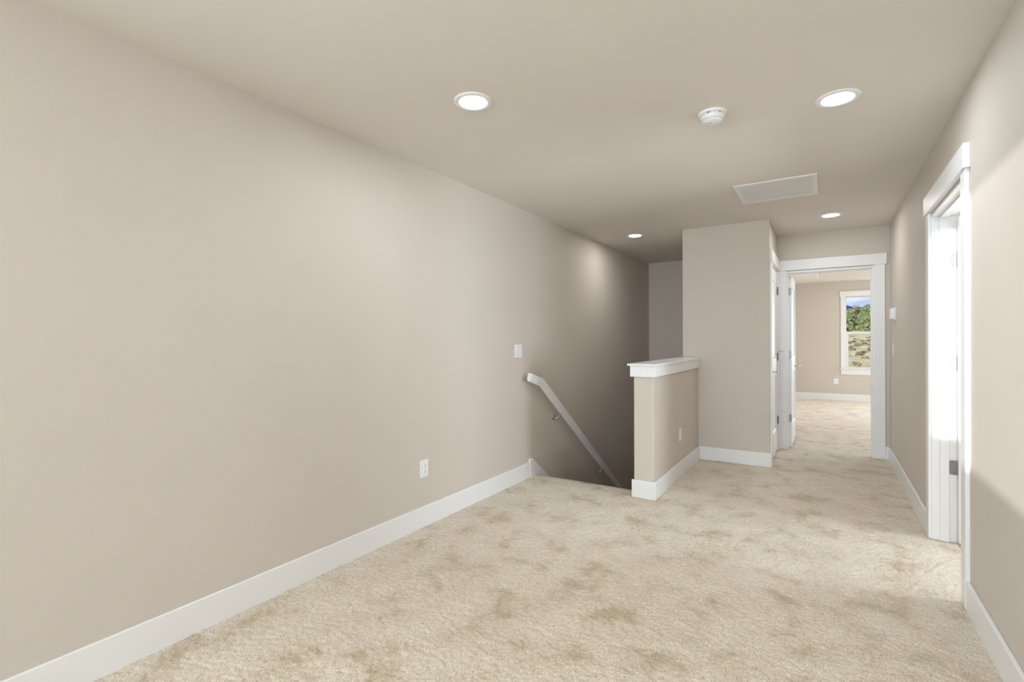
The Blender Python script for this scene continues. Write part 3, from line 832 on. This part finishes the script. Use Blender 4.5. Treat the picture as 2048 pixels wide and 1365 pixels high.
tree_specs = [('juniper', 4.2, 1.5, 34, 11), ('juniper_b', 3.6, 1.5, 32, 12), ('juniper', 3.0, 1.4, 28, 13), ('juniper_b', 2.2, 1.2, 24, 14)]
protos = []
for mt_, hgt, rad, n_, sd_ in tree_specs:
    o = thing('juniper_tree', 'bushy green juniper on the slope outside the bedroom window', 'tree', (0, 0, 0), group='junipers on the slope')
    obj('trunk', tube([(0, 0, -0.3), (0.06, 0.02, hgt * 0.3), (0.0, 0.05, hgt * 0.75)], [0.16, 0.12, 0.05], 8), 'bark', o, smooth=True)
    obj('crown', crown_mesh(sd_, hgt, rad, n_), mt_, o, smooth=False)
    protos.append(o)
used = [False] * len(protos)
rng = random.Random(3)
spots = []
for _ in range(9000):
    y = rng.uniform(90, 158)
    x = rng.uniform(-9 - (y - 90) * 0.08, 13 + (y - 90) * 0.12)
    if math.hypot(x - 4.6, y - 112.0) < 3.4:
        continue
    if all((x - a) ** 2 + (y - b) ** 2 > 3.7 ** 2 for a, b, _r in spots):
        spots.append((x, y, 0 if y < 97 else 2 if y < 125 else 5))
for (x, y, row) in spots:
    k = rng.choice((2, 3)) if row == 0 else rng.choice((0, 1, 2)) if row < 4 else rng.choice((0, 1))
    if not used[k]:
        o = protos[k]; used[k] = True
    else:
        o = copy_tree(protos[k])
    s = rng.uniform(0.85, 1.08)
    o.location = (x, y, terrain(x, y) - 0.05)
    o.rotation_euler = (0, 0, rng.uniform(0, 6.28))
    o.scale = (s, s, s)
# one dead tree showing bare brown wood among the junipers
xd, yd = 4.6, 112.0
dt = thing('dead_tree', 'bare brown dead tree among the junipers outside the bedroom window', 'tree', (xd, yd, terrain(xd, yd)))
obj('trunk', tube([(0, 0, -0.3), (0.05, 0, 2.0), (0, 0, 4.6)], [0.16, 0.12, 0.03], 8), 'bark', dt, smooth=True)
obj('crown', crown_mesh(31, 4.9, 0.95, 26), 'dead', dt)

def bush_mesh(seed, r):
    rr_ = random.Random(seed)
    bl = [blob(rr_, rr_.uniform(-.6, .6) * r, rr_.uniform(-.5, .5) * r, rr_.uniform(0.15, 0.55) * r, rr_.uniform(0.35, 0.6) * r, 2, 0.7) for _ in range(6)]
    return merge(*bl)
bush_protos = []
for k, (mt_, r_) in enumerate((('sage', 0.42), ('sage', 0.30), ('rust_sage', 0.34))):
    lab = 'rusty brown brush clump in the dry grass outside the bedroom window' if mt_ == 'rust_sage' else 'grey-green sagebrush clump in the dry grass outside the bedroom window'
    o = obj('brush_clump' if mt_ == 'rust_sage' else 'sagebrush', bush_mesh(60 + k, r_), mt_)
    tag(o, lab, 'shrub', 'rusty brush in the grass' if mt_ == 'rust_sage' else 'sagebrush in the grass')
    bush_protos.append(o)
first = [True] * 3
bush_spots = []
while len(bush_spots) < 110:
    y = 34 + 54 * rng.random()
    x = y * rng.uniform(-0.02, 0.11) + rng.uniform(-1.5, 1.5)
    if all((x - a) ** 2 + (y - b) ** 2 > 1.05 ** 2 for a, b in bush_spots):
        bush_spots.append((x, y))
for x, y in bush_spots:
    k = rng.choice((0, 0, 1, 2))
    if first[k]:
        o = bush_protos[k]; first[k] = False
    else:
        o = bush_protos[k].copy(); C.objects.link(o)
    o.location = (x, y, terrain(x, y) - 0.03)
    o.rotation_euler = (0, 0, rng.uniform(0, 6.28))
    s = rng.uniform(0.45, 0.85); o.scale = (s, s, s * 0.85)

bm = bmesh.new()
hx = np.linspace(-500, 700, 240)
rows = []
for j, (yy, f) in enumerate(((1250, 0.0), (1330, 0.45), (1400, 0.8), (1450, 1.0), (1560, 0.5))):
    rows.append([bm.verts.new((x, yy, 18 + f * (64 + 15 * noise.noise(Vector((x * 0.012, 1.7, 0))) + 7 * noise.noise(Vector((x * 0.06, 4.1, 0))) + 2.5 * noise.noise(Vector((x * 0.2, 9.1, j)))))) for x in hx])
for A, B in zip(rows, rows[1:]):
    for k in range(len(hx) - 1):
        bm.faces.new((A[k], A[k + 1], B[k + 1], B[k]))
struct('distant_ridge', bm, 'hill', 'forested ridge on the horizon beyond the junipers, haze painted into its blue', 'hill', smooth=True)
